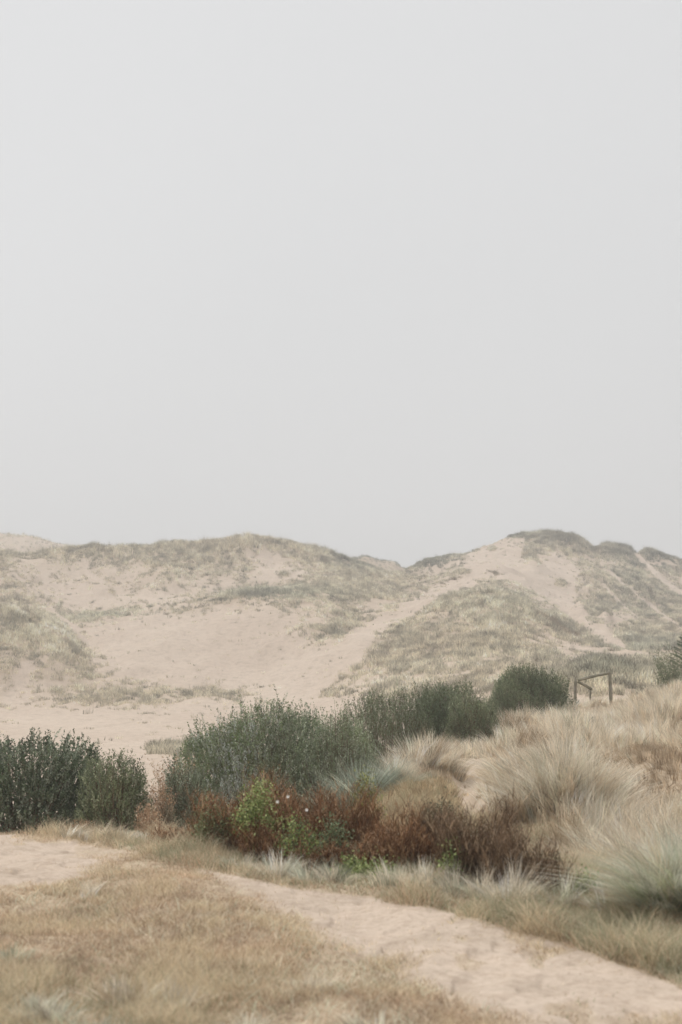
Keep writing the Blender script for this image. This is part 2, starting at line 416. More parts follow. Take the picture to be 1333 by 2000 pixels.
def plain(name, col, rough=.6, metal=0):
    m, nt, b = new_mat(name)
    N, L = nt.nodes, nt.links
    n = N.new('ShaderNodeTexNoise'); n.inputs['Scale'].default_value = 40
    r = N.new('ShaderNodeValToRGB'); r.color_ramp.elements[0].color = (*[c * .8 for c in col], 1); r.color_ramp.elements[1].color = (*[min(1, c * 1.1) for c in col], 1)
    L.new(n.outputs['Fac'], r.inputs[0]); L.new(r.outputs[0], b.inputs['Base Color'])
    b.inputs['Roughness'].default_value = rough; b.inputs['Metallic'].default_value = metal
    return m
M_PETAL = plain('white_petals', (.82, .82, .8))
M_WIRE = plain('rusted_wire', (.22, .18, .15), .6, .6)

# ------------------------------------------------------------------ mesh helpers
def tri_mesh(name, V, T, tint=None, mat=None, smooth_shade=False):
    me = bpy.data.meshes.new(name)
    V = np.ascontiguousarray(V, dtype=np.float32); T = np.ascontiguousarray(T, dtype=np.int32)
    me.vertices.add(len(V)); me.vertices.foreach_set('co', V.ravel())
    me.loops.add(T.size); me.loops.foreach_set('vertex_index', T.ravel())
    me.polygons.add(len(T)); me.polygons.foreach_set('loop_start', np.arange(0, T.size, T.shape[1], dtype=np.int32))
    me.update(calc_edges=True)
    if tint is not None:
        a = me.attributes.new('tint', 'FLOAT_COLOR', 'POINT')
        c = np.ones((len(V), 4), np.float32); c[:, :3] = tint
        a.data.foreach_set('color', c.ravel())
    if smooth_shade: me.polygons.foreach_set('use_smooth', np.ones(len(T), bool))
    if mat: me.materials.append(mat)
    return me

class Bag:
    """collects triangles of one mesh"""
    def __init__(s): s.v = []; s.t = []; s.c = []; s.n = 0
    def add(s, V, T, C):
        if len(V) == 0: return
        s.v.append(V); s.t.append(T + s.n); s.c.append(C); s.n += len(V)
    def obj(s, name, mat, parent=None, origin=(0, 0, 0)):
        V = np.concatenate(s.v) - np.asarray(origin)
        me = tri_mesh(name, V, np.concatenate(s.t), np.concatenate(s.c), mat)
        o = bpy.data.objects.new(name, me); COL.objects.link(o)
        if parent is not None: o.parent = parent
        else: o.location = origin
        return o

def strands(bag, root, h, az, lean, width, col, segs=3, up=None, tipfade=1.0, droop=.35, side=None):
    """tapering ribbons from root points. az: lean direction, lean: 0..1.5 sideways run per height, col: (n,3)"""
    n = len(root)
    if n == 0: return
    h = np.broadcast_to(h, n); lean = np.broadcast_to(lean, n); width = np.broadcast_to(width, n); az = np.broadcast_to(az, n)
    d = np.stack([np.cos(az), np.sin(az), np.zeros(n)], 1)
    sa = RNG.uniform(0, 2 * np.pi, n) if side is None else side
    s = np.stack([np.cos(sa), np.sin(sa), np.zeros(n)], 1)
    t = np.linspace(0, 1, segs + 1)
    pts = []
    for k, tk in enumerate(t):
        zz = h * (tk - droop * np.minimum(lean, 1.6) * tk ** 2 * .8)
        rr = h * lean * (tk * .35 + tk ** 2 * .65)
        p = root + d * rr[:, None]; p = p + np.stack([np.zeros(n), np.zeros(n), zz], 1)
        w = width * (1 - tk ** 1.6 * .9) * .5
        if k < segs: pts += [p - s * w[:, None], p + s * w[:, None]]
        else: pts.append(p)
    nv = 2 * segs + 1
    V = np.stack(pts, 1).reshape(-1, 3)
    tri = []
    for k in range(segs - 1):
        a = 2 * k; tri += [(a, a + 1, a + 2), (a + 1, a + 3, a + 2)]
    tri.append((2 * segs - 2, 2 * segs - 1, 2 * segs))
    T = (np.array(tri)[None] + (np.arange(n) * nv)[:, None, None]).reshape(-1, 3)
    C = np.repeat(col, nv, axis=0)
    bag.add(V, T, C)

def lin(r, g, b):
    f = lambda c: ((c / 255 + .055) / 1.055) ** 2.4 if c > 10 else c / 255 / 12.92
    return np.array([f(r), f(g), f(b)])

def pick(palette, n, jit=.12, w=None):
    P = np.array(palette); i = RNG.choice(len(P), n, p=w)
    return np.clip(P[i] * (1 + RNG.normal(0, jit, (n, 1))), .01, .95)

def link_thing(o, label, cat, group=None, kind=None):
    if label: o['label'] = label
    if cat: o['category'] = cat
    if group: o['group'] = group
    if kind: o['kind'] = kind
    return o

def empty(name, loc, label, cat, group=None):
    o = bpy.data.objects.new(name, None); COL.objects.link(o)
    o.location = loc; o.empty_display_size = .3
    return link_thing(o, label, cat, group)

def world_at(px, Y):
    x = (px - 666.5) / F * Y / cP
    return x, Y, float(height(x, Y))

# ------------------------------------------------------------------ ground sheet
def cover_at(x, y, z):
    px, py = project(x, y, z)
    p2, Y = polar(x, y)
    behind = np.abs(np.arctan2(x, y)) > .36
    far = dune_cover(np.where(behind, p2, px), np.where(behind, 1200 + 0 * py, py), x, y)
    near = 1 - near_sand(px, py, x, y)
    near = np.where(behind & (Y < 16), .9, near)
    mid = np.clip(.15 + smooth(-60, 60, px - np.interp(Y, [13, 18, 22, 27, 35, 50, 62], [600, 640, 680, 760, 900, 1010, 1070])), 0, 1)
    mid = mid * (1 - .62 * rut(px, Y))
    c = np.where(Y < 14.5, near, np.where(Y < 62, mid, far * .62))
    # the hummock beyond the gate is fully grown over
    c = np.maximum(c, (1 - smooth(.7, 1.1, np.hypot((px - 1180) / 92, (Y - 74) / 8))) * 1.0)
    return c

aa = np.concatenate([np.linspace(-math.pi, -.36, 60, endpoint=False), np.linspace(-.36, .36, 620), np.linspace(.36, math.pi, 61)[1:]])
dd = np.concatenate([[.3], np.geomspace(1.2, 4.5, 60, endpoint=False), np.linspace(4.5, 16, 420, endpoint=False), np.geomspace(16, 90, 220, endpoint=False), np.linspace(90, 320, 260, endpoint=False), np.geomspace(320, 1150, 70)])
A, D = np.meshgrid(aa, dd, indexing='ij')
X = D * np.sin(A); Yw = D * np.cos(A)
Z = height(X, Yw)
V = np.stack([X, Yw, Z], -1).reshape(-1, 3)
na, nd = A.shape
ii, jj = np.meshgrid(np.arange(na - 1), np.arange(nd - 1), indexing='ij')
q = (ii * nd + jj).ravel()
Q = np.stack([q, q + 1, q + nd + 1, q + nd], 1)
Q = Q[:, ::-1].copy()
me = tri_mesh('ground', V, Q, None, M_GROUND, True)
cov = cover_at(V[:, 0], V[:, 1], V[:, 2]).astype(np.float32)
at_ = me.attributes.new('cover', 'FLOAT', 'POINT'); at_.data.foreach_set('value', cov)
g = bpy.data.objects.new('dune_ground', me); COL.objects.link(g)
link_thing(g, 'pale pinkish sand of the path, hollow and dunes, patched with dry litter', None, None, 'structure')

# ------------------------------------------------------------------ haze
def box_obj(name, lo, hi, mat):
    x0, y0, z0 = lo; x1, y1, z1 = hi
    v = [(x0, y0, z0), (x1, y0, z0), (x1, y1, z0), (x0, y1, z0), (x0, y0, z1), (x1, y0, z1), (x1, y1, z1), (x0, y1, z1)]
    f = [(0, 3, 2, 1), (4, 5, 6, 7), (0, 1, 5, 4), (1, 2, 6, 5), (2, 3, 7, 6), (3, 0, 4, 7)]
    m = bpy.data.meshes.new(name); m.from_pydata(v, [], f); m.materials.append(mat)
    o = bpy.data.objects.new(name, m); COL.objects.link(o); return o
HZ = bpy.data.materials.new('sea_mist'); HZ.use_nodes = True
HZ.node_tree.nodes.clear()
ho = HZ.node_tree.nodes.new('ShaderNodeOutputMaterial'); hv = HZ.node_tree.nodes.new('ShaderNodeVolumePrincipled')
hv.inputs['Color'].default_value = (.99, .985, .975, 1)
hv.inputs['Density'].default_value = .0015
hv.inputs['Anisotropy'].default_value = 0.0
HZ.node_tree.links.new(hv.outputs[0], ho.inputs['Volume'])
hz = box_obj('haze', (-1200, -1200, float(Z.min()) - 1.0), (1200, 1200, float(Z.max()) + 4.0), HZ)
link_thing(hz, 'thin pale sea mist fading the far dunes', None, None, 'stuff')

# ------------------------------------------------------------------ palettes (surface colours)
STRAW = [(.68, .585, .455), (.58, .485, .365), (.77, .69, .56), (.46, .37, .265)]
PALE = [(.76, .69, .565), (.68, .605, .485), (.83, .77, .66)]
BROWN = [(.34, .23, .14), (.42, .30, .19), (.27, .18, .11)]
SAGE = [(.44, .44, .33), (.38, .39, .29), (.54, .54, .42), (.48, .44, .32)]
BLUEG = [(.50, .51, .41), (.40, .415, .32), (.61, .60, .50), (.70, .655, .54)]
DUNE = [(.40, .36, .26), (.33, .30, .215), (.47, .42, .31), (.37, .36, .27)]

# ------------------------------------------------------------------ far dune grass (one mass)
def far_grass():
    bag = Bag()
    n = 900000
    px = RNG.uniform(-330, 1660, n)
    Y = np.sqrt(RNG.uniform(62 ** 2, 330 ** 2, n))
    k = RNG.random(n) < .10
    Y[k] = RNG.uniform(330, 430, k.sum())
    x = (px - 666.5) / F * Y / cP
    z = height(x, Y)
    qx, qy = project(x, Y, z)
    cv = cover_at(x, Y, z); cv = np.where(Y > 62, cv / .62, cv)
    nz = .27 * fbm(x * .34, Y * .17, 51, 4) + .35 * vnoise(x * 1.3, Y * .5, 52) + .38 * vnoise(x * 2.7, Y * 1.1, 53)
    nz = (nz - .5) * 2.0 + .54
    cv = np.clip(cv, 0, 1) ** .92
    keep = (cv * 1.12 > nz) & (cv > .02)
    # thin towards the far side so that density in the picture stays even; sparse cover is thinner
    keep &= RNG.random(n) < (.16 + .42 * np.clip(cv, 0, 1)) * np.interp(Y, [60, 120, 250, 430], [1.0, .9, .70, .5])
    # a few lone tufts on bare sand
    lone = (RNG.random(n) < .006) & (cv < .3) & (Y > 120) & (Y < 300)
    keep |= lone
    x, Y, z, cv, qx, qy, nzk = x[keep], Y[keep], z[keep], cv[keep], qx[keep], qy[keep], nz[keep]
    m = len(x)
    print('far tufts', m)
    crest = smooth(1110, 1060, qy)
    green = .25 + .5 * fbm(x * .06, Y * .05, 61, 3)
    for cx, cy, rx, ry, a in [(60, 1245, 130, 45, .3), (960, 1190, 100, 42, .45), (530, 1160, 110, 12, .6), (250, 1205, 110, 14, .5), (1180, 1305, 100, 30, .5), (1285, 1090, 90, 30, .4),
                              (1000, 1045, 60, 14, .5), (850, 1098, 80, 18, .4), (1250, 1180, 90, 50, .25), (1260, 1265, 100, 16, .5), (720, 1095, 80, 18, .5)]:
        green = green + a * np.exp(-((qx - cx) / rx) ** 2 - ((qy - cy) / ry) ** 2)
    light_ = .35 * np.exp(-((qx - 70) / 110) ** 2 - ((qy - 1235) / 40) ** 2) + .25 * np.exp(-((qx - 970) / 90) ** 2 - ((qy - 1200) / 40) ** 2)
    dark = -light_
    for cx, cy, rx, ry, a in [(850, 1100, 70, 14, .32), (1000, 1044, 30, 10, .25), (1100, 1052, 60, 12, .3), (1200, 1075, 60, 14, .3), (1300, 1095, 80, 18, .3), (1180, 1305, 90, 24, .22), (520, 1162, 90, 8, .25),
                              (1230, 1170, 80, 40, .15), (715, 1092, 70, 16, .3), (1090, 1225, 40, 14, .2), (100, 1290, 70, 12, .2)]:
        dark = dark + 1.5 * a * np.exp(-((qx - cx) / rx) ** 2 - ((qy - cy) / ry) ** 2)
    green = np.clip(green, 0, 1)
    base = np.array([.63, .54, .41]) * (1 - green[:, None]) + np.array([.49, .475, .375]) * green[:, None]
    pal = np.clip(fbm(x * .3, Y * .16, 66, 3), 0, 1)
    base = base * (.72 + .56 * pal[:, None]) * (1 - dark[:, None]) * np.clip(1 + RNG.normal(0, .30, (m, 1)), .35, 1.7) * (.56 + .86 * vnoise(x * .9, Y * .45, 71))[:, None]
    # brown eroded turf edges, the shade under their overhang painted into the tufts
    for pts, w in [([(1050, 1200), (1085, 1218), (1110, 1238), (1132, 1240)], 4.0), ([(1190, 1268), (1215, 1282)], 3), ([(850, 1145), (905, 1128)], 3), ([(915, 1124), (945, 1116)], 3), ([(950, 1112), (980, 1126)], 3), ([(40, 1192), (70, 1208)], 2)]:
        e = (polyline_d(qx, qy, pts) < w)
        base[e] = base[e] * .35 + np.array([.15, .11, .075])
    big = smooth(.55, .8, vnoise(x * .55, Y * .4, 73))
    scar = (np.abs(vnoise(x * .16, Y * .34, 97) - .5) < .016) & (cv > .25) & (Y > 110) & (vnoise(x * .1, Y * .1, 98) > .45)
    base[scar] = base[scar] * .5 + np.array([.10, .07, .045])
    hgt = RNG.uniform(.24, .62, m) * (1 + .8 * big * smooth(90, 120, Y)) * np.interp(cv, [0, .3, 1], [.5, .75, 1.05]) * (1 + .55 * crest)
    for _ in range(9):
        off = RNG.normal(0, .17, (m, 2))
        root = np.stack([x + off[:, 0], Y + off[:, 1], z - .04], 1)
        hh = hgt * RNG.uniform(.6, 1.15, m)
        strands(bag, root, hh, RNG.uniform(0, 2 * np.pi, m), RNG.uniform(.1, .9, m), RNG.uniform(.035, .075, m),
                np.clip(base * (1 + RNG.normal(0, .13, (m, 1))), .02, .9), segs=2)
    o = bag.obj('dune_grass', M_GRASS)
    link_thing(o, 'grey green and straw marram grass covering the far dunes in patches', None, None, 'stuff')
far_grass()

# ------------------------------------------------------------------ dry marram field on the right
def clump(bag, x, y, z, r, h, nb, pal, lean=(.15, .9), width=(.004, .008), wind=(0.0, 0.0), segs=4, jit=.13):
    rr = r * np.sqrt(RNG.random(nb)); a = RNG.uniform(0, 2 * np.pi, nb)
    ox, oy = rr * np.cos(a), rr * np.sin(a)
    root = np.stack([x + ox, y + oy, np.full(nb, z) - .03], 1)
    out_ = (rr / max(r, 1e-6))
    ln = RNG.uniform(*lean, nb) * (.35 + .65 * out_)
    # blades hang together in locks of one lean and one colour
    nl = max(2, nb // 8); lk = RNG.integers(0, nl, nb)
    lx, ly = RNG.normal(0, .28, nl)[lk], RNG.normal(0, .28, nl)[lk]
    la = RNG.uniform(0, 6.28, nl)[lk]; lr = (r * .8 * np.sqrt(RNG.random(nl)))[lk]
    root[:, 0] = x + lr * np.cos(la) + (ox) * .30; root[:, 1] = y + lr * np.sin(la) + (oy) * .30
    vx = np.cos(la) * ln * .7 + wind[0] + lx + RNG.normal(0, .08, nb); vy = np.sin(la) * ln * .7 + wind[1] + ly + RNG.normal(0, .08, nb)
    c = pick(pal, nl, .24)[lk] * (1 + RNG.normal(0, .07, (nb, 1)))
    strands(bag, root, h * (RNG.uniform(.6, 1.15, nl)[lk]) * RNG.uniform(.85, 1.08, nb) * (1.05 - .25 * out_), np.arctan2(vy, vx), np.hypot(vx, vy), RNG.uniform(*width, nb), np.clip(c, .02, .95), segs=segs)

def field():
    bag = Bag()
    n = 21000
    px = RNG.uniform(560, 1760, n); Y = np.sqrt(RNG.uniform(11.5 ** 2, 60 ** 2, n))
    px[:700] = RNG.uniform(715, 880, 700); Y[:700] = RNG.uniform(13.8, 22.5, 700)
    x = (px - 666.5) / F * Y / cP
    left = np.interp(Y, [11.5, 13, 13.8, 14.4, 21, 25, 27, 31, 36, 45, 60], [1120, 1085, 1040, 735, 720, 735, 770, 900, 985, 1095, 1110])
    z = height(x, Y)
    ok = (px > left + 60 * (vnoise(x * 1.2, Y * .8, 8) - .5)) & (RNG.random(n) > rut(px, Y) * .86)
    ok &= ~((px > 870) & (px < 965) & (Y < 18.5) & (RNG.random(n) < .6))
    ok &= ~((polyline_d(px, Y * 25, [(1140, 405), (1205, 370), (1280, 330)]) < 16) & (RNG.random(n) < .8))
    # keep the near verge free
    dens = np.interp(Y, [11.5, 14, 20, 30, 60], [1.0, 1.0, .95, .75, .42])
    ok &= RNG.random(n) < dens
    x, Y, z, px = x[ok], Y[ok], z[ok], px[ok]
    print('field clumps', len(x))
    M = mounds(x, Y); e_ = .15
    gxm = (mounds(x + e_, Y) - mounds(x - e_, Y)) / (2 * e_); gym = (mounds(x, Y + e_) - mounds(x, Y - e_)) / (2 * e_)
    tone = fbm(x * .55, Y * .3, 15, 3); tone2 = vnoise(x * 1.7, Y * 1.1, 16)
    for i in range(len(x)):
        t = (tone[i] - .5) * 2.0 + .45 + (tone2[i] - .5) * .8 + (M[i] - .5) * .55  # paler mound tops, browner hollows: the mounds' shading put into the blade colour
        if t > .60: pal = PALE + STRAW[:1]
        elif t > .30: pal = STRAW
        else: pal = [(.47, .375, .27), (.38, .295, .205), (.30, .225, .15), (.55, .455, .34)]
        if RNG.random() < .08: pal = SAGE + STRAW
        d = Y[i]
        nb = int(np.interp(d, [11, 18, 30, 60], [52, 42, 28, 18]))
        w = np.interp(d, [11, 20, 40, 60], [.006, .008, .012, .017])
        h = (.20 + .32 * M[i] + .10 * t) * (1 - .12 * (d > 33)) * RNG.uniform(.8, 1.15)
        brownish = d < 21 and px[i] < 960
        if brownish: h *= .62; pal = [(.46, .36, .23), (.38, .29, .18), (.58, .48, .33), (.42, .38, .25)]
        if 868 < px[i] < 968 and d < 26: h *= .34; nb = int(nb * .5)
        clump(bag, x[i], Y[i], z[i], RNG.uniform(.10, .24), h, nb, pal, (.15, 1.0), (w * .7, w * 1.25), (-.08 - .45 * gxm[i], -.04 - .35 * gym[i]), segs=4)
    o = bag.obj('marram_grass', M_GRASS)
    link_thing(o, 'dry straw coloured marram grass filling the rough field around the gate', None, None, 'stuff')
field()

# ------------------------------------------------------------------ short turf of the near ground
def turf():
    bag = Bag()
    n = 420000
    px = RNG.uniform(-260, 1600, n); Y = RNG.uniform(4.6, 15.2, n)
    x = (px - 666.5) / F * Y / cP
    z = height(x, Y)
    qx, qy = project(x, Y, z)
    s = near_sand(qx, qy, x, Y)
    fe = np.interp(qx, *FAR_E)
    verge = smooth(8, -6, qy - fe)                      # 1 beyond the path
    keep = RNG.random(n) > np.clip(s * 1.05, 0, .972)
    keep &= RNG.random(n) < np.interp(Y, [4.6, 7, 12, 15], [.75, 1, 1, .8])
    x, Y, z, verge, qx, qy, s = [v[keep] for v in (x, Y, z, verge, qx, qy, s)]
    m = len(x)
    print('turf', m)
    g1 = fbm(x * 1.1, Y * .7, 21, 4); g2 = fbm(x * 2.4, Y * 1.6, 22, 3)
    base = pick([(.44, .325, .225), (.53, .40, .285), (.33, .24, .165), (.64, .52, .385)], m, .14) * (.60 + .78 * fbm(x * 3.5, Y * 2.2, 26, 3))[:, None]
    gr = pick([(.36, .35, .23), (.44, .43, .30), (.30, .30, .20)], m, .12)
    pl = pick([(.70, .60, .43), (.62, .52, .36)], m, .12)
    f = smooth(.54, .66, g1) * (.22 + .62 * verge); f = np.maximum(f, verge * .42)
    lowleft = smooth(1850, 1960, qy) * smooth(700, 250, qx)
    f = np.maximum(f, lowleft * .55)
    c = np.where((RNG.random(m) < f)[:, None], gr, base)
    c = np.where((RNG.random(m) < smooth(.52, .70, g2) * .6 + .10 + .2 * lowleft)[:, None], pl, c)
    h = RNG.uniform(.02, .055, m) * (1 + verge * (.7 + 2.0 * smooth(.4, .65, vnoise(x * 2.3, Y * 2.3, 24))) + .9 * lowleft) * (.55 + 1.2 * smooth(.32, .72, g2)) * (1 - .5 * s)
    strands(bag, np.stack([x, Y, z - .006], 1), h, RNG.uniform(0, 2 * np.pi, m), RNG.uniform(.3, 1.6, m), RNG.uniform(.003, .006, m), c, segs=2)
    # long pale dead stalks lying over the turf
    k = RNG.choice(m, 16000, replace=False); k = k[(s[k] < .5) & (RNG.random(len(k)) < smooth(.42, .62, fbm(x[k] * 1.6, Y[k] * 1.1, 27, 3)) + .08)]
    nk = len(k)
    strands(bag, np.stack([x[k], Y[k], z[k]], 1), RNG.uniform(.05, .13, nk), RNG.uniform(0, 2 * np.pi, nk), RNG.uniform(.4, 2.2, nk), RNG.uniform(.003, .006, nk), pick([(.78, .70, .54), (.66, .60, .46), (.60, .62, .48)], nk, .1), segs=3)
    o = bag.obj('turf_grass', M_GRASS)
    link_thing(o, 'short brown and olive turf either side of the sand path', None, None, 'stuff')
turf()

# ------------------------------------------------------------------ shrubs
def leaves(bag, P, Dv, L, Wd, C):
    """one folded rhombic leaf (two triangles) at each point P along direction Dv"""
    n = len(P)
    Dv = Dv / np.linalg.norm(Dv, axis=1, keepdims=True)
    R = RNG.normal(0, 1, (n, 3)); S = np.cross(Dv, R); S /= np.linalg.norm(S, axis=1, keepdims=True) + 1e-9
    Nn = np.cross(S, Dv)
    L = np.broadcast_to(L, n)[:, None]; Wd = np.broadcast_to(Wd, n)[:, None]
    v = np.stack([P, P + Dv * L * .45 + S * Wd * .5 + Nn * Wd * .18, P + Dv * L, P + Dv * L * .45 - S * Wd * .5 + Nn * Wd * .18], 1).reshape(-1, 3)
    t = (np.array([(0, 1, 2), (0, 2, 3)])[None] + (np.arange(n) * 4)[:, None, None]).reshape(-1, 3)
    bag.add(v, t, np.repeat(C, 4, axis=0))

def shrub(px, Y, hw, dp, H, label, cat='shrub', name='shrub', pal=None, stempal=None, sprays=2200, per=15, leaf=(.035, .011), group=None,
          upright=.72, seed=0, sl=.24, tip=1.0, tipcol=None, blend=None, sq=.62, shoots=120):
    """a lobed mound closed with short upright leafy sprays, longer shoots standing out of its top: foliage and stems are its parts"""
    cx, cy, cz = world_at(px, Y)
    rx = hw / F * Y
    fol, stm = Bag(), Bag()
    n = sprays + shoots
    th = RNG.uniform(0, 2 * np.pi, n)
    ph = np.arcsin(RNG.random(n) ** .9)
    ph[sprays:] = np.arcsin(RNG.uniform(.55, 1, shoots))
    lob = .72 + .52 * fbm(np.cos(th) * 1.6 + ph * 1.3 + seed, np.sin(th) * 1.6 + ph * 2.1 + 3.7 * seed, 40 + seed, 3)
    q = (1 - .42 * RNG.random(n) ** 1.8) * lob
    q[sprays:] = lob[sprays:]
    cr = np.cos(ph) ** sq
    ox, oy = np.cos(th) * cr, np.sin(th) * cr
    tipx = cx + ox * rx * q; tipy = cy + oy * dp * q
    hz_ = np.sin(ph) ** .8
    gz = height(tipx, tipy)
    tipz = np.minimum(gz, cz) * (1 - hz_) + cz * hz_ + H * hz_ * q + .10 * (1 - hz_) * RNG.random(n)
    P = np.stack([tipx, tipy, np.maximum(tipz, gz + .06)], 1)
    length = sl * RNG.uniform(.6, 1.3, n)
    length[sprays:] *= 1.0 + .5 * tip
    outw = np.stack([ox, oy, .3 + 0 * ox], 1)
    dv = outw * (1 - upright) + np.array([0, 0, 1]) * upright + RNG.normal(0, .16, (n, 3))
    dv /= np.linalg.norm(dv, axis=1, keepdims=True)
    lift = np.where(np.arange(n) >= sprays, .55 * tip, 0.0)
    A0 = P - dv * (length * (1 - lift))[:, None]            # foot of each spray
    cols = pick(pal, n, .20)
    patch = fbm(P[:, 0] * 2.1 + seed, P[:, 2] * 3.0 + P[:, 1], 80 + seed, 3)
    cols = cols * (.62 + .76 * patch[:, None])
    if blend is not None:
        for (bx_, bz_, rad, colr, amt) in blend:      # patches of another leaf colour
            w_ = amt * np.exp(-((ox - bx_) / rad) ** 2 - ((hz_ - bz_) / rad) ** 2) * (oy < .3)
            w_ = (RNG.random(n) < w_)[:, None]
            cols = np.where(w_, np.array(colr) * (1 + RNG.normal(0, .15, (n, 1))), cols)
    sc_ = pick(stempal or [(.13, .095, .065), (.19, .14, .10)], n, .15)
    side = np.stack([np.sin(th), -np.cos(th), 0 * th], 1) * .003
    end = A0 + dv * length[:, None]
    v = np.stack([A0 - side, A0 + side, end], 1).reshape(-1, 3)
    stm.add(v, np.arange(3 * n).reshape(-1, 3), np.repeat(sc_, 3, axis=0))
    k_ = RNG.choice(n, min(n, 160), replace=False)         # main branches from the ground to the sprays
    b0 = np.stack([cx + (A0[k_, 0] - cx) * .45, cy + (A0[k_, 1] - cy) * .45, 0 * k_], 1); b0[:, 2] = height(b0[:, 0], b0[:, 1]) - .02
    sd = np.array([.010, .004, 0])
    v = np.stack([b0 - sd, b0 + sd, A0[k_] + sd * .4, A0[k_] - sd * .4], 1).reshape(-1, 3)
    stm.add(v, (np.array([(0, 1, 2), (0, 2, 3)])[None] + (np.arange(len(k_)) * 4)[:, None, None]).reshape(-1, 3), np.repeat(sc_[k_], 4, axis=0))
    for k in range(per):
        t = RNG.uniform(.0, 1.0, n)
        p = A0 + dv * (length * t)[:, None] + RNG.normal(0, .012, (n, 3)) * (1.3 - t)[:, None] * (sl / .24)
        az = RNG.uniform(0, 2 * np.pi, n)
        ld = dv * .75 + np.stack([np.cos(az), np.sin(az), 0 * az], 1) * .62 + RNG.normal(0, .15, (n, 3))
        c = cols * (1 + RNG.normal(0, .14, (n, 1)))
        if tipcol is not None:
            wt = (smooth(.75, 1.0, t) * .6)[:, None]; c = c * (1 - wt) + np.array(tipcol) * wt
        leaves(fol, p, ld, leaf[0] * RNG.uniform(.65, 1.25, n) * (1.1 - .35 * t), leaf[1] * RNG.uniform(.75, 1.25, n), np.clip(c, .01, .9))
    root = empty(name, (cx, cy, cz), label, cat, group)
    fol.obj('foliage', M_LEAF, root, (cx, cy, cz)); stm.obj('stem', M_TWIG, root, (cx, cy, cz))
    return root

OLIVE = [(.125, .155, .095), (.17, .20, .13), (.085, .11, .065), (.30, .33, .25)]
GREEN = [(.16, .19, .105), (.20, .235, .13), (.13, .155, .085), (.27, .29, .19)]
SAGEL = [(.21, .25, .15), (.27, .31, .20), (.17, .21, .11), (.36, .39, .29)]
DARKG = [(.12, .155, .08), (.155, .19, .105), (.095, .125, .06), (.22, .25, .15)]
shrub(62, 19.0, 176, 1.0, 1.46, 'broad dark olive shrub with small rounded leaves behind the bright end of the sand path', pal=OLIVE, sprays=3600, per=16, leaf=(.040, .019), seed=1, sl=.17, upright=.55, sq=.6, shoots=130, tip=.7)
shrub(232, 18.2, 80, .6, 1.20, 'narrow lighter green shrub at the end of the broad dark olive shrub', pal=GREEN, sprays=1700, per=15, leaf=(.034, .012), seed=2, sl=.17, upright=.6, sq=.7, shoots=50, tip=.7)
shrub(505, 23.2, 176, 1.6, 2.20, 'largest rounded grey green shrub, rising behind the rusty dead shrubs', pal=SAGEL, sprays=6800, per=15, leaf=(.042, .015), seed=3, sl=.25, upright=.68, sq=.85, shoots=200, tip=.8,
      blend=[(-.25, .62, .30, (.40, .43, .38), .8), (-.75, .5, .3, (.18, .24, .10), .5), (-.2, .95, .3, (.17, .23, .10), .4)])
shrub(662, 22.4, 92, 1.0, 1.56, 'mid height sage shrub between the largest shrub and the blue grey tussock', pal=SAGEL, sprays=2200, per=14, leaf=(.038, .012), seed=4, sl=.24, upright=.68, sq=.75, tip=.7, shoots=90)
shrub(368, 20.8, 50, .6, 1.15, 'dark shaded shrub beside the gap with rust coloured plants', pal=OLIVE, sprays=1300, per=14, leaf=(.034, .013), seed=5, sl=.2, shoots=60)
shrub(318, 18.8, 34, .4, .52, 'low dim brownish green shrub closing the foot of the gap with the rust coloured plants', pal=[(.17, .155, .10), (.23, .20, .13), (.30, .22, .14)], sprays=500, per=13, leaf=(.032, .011), seed=11, sl=.18, shoots=50)
shrub(768, 31.0, 150, 1.5, 1.94, 'long dark green shrub with feathery upright shoots behind the pale grass hummock', pal=DARKG, sprays=4200, per=14, leaf=(.052, .013), seed=6, sq=.8, sl=.30, tip=.5, upright=.74, tipcol=(.24, .26, .18), shoots=220)
shrub(868, 31.8, 78, 1.2, 1.62, 'dark green shrub joined between the long feathery shrub and the low shrub', pal=DARKG, sprays=2200, per=14, leaf=(.052, .013), seed=7, sq=.75, tip=.5, sl=.28, upright=.74, shoots=100, tipcol=(.22, .24, .16))
shrub(918, 30.0, 58, 1.0, 1.15, 'low green shrub in front of the round dark shrub', pal=GREEN, sprays=1700, per=14, leaf=(.048, .012), seed=8, sl=.28, upright=.75, shoots=70, tip=.5)
shrub(1026, 42.0, 94, 1.5, 1.62, 'round dark green shrub standing just beside the broken timber gate', pal=DARKG, sprays=3600, per=14, leaf=(.06, .016), seed=9, sl=.30, upright=.7, tip=.2, tipcol=(.23, .25, .15), shoots=90, sq=.95)
shrub(1320, 48.0, 56, 1.0, 1.62, 'feathery green shrub at the crest of the dry grass past the gate', pal=DARKG, sprays=620, per=16, leaf=(.075, .016), seed=10, sl=.6, upright=.55, tip=.6, shoots=60)

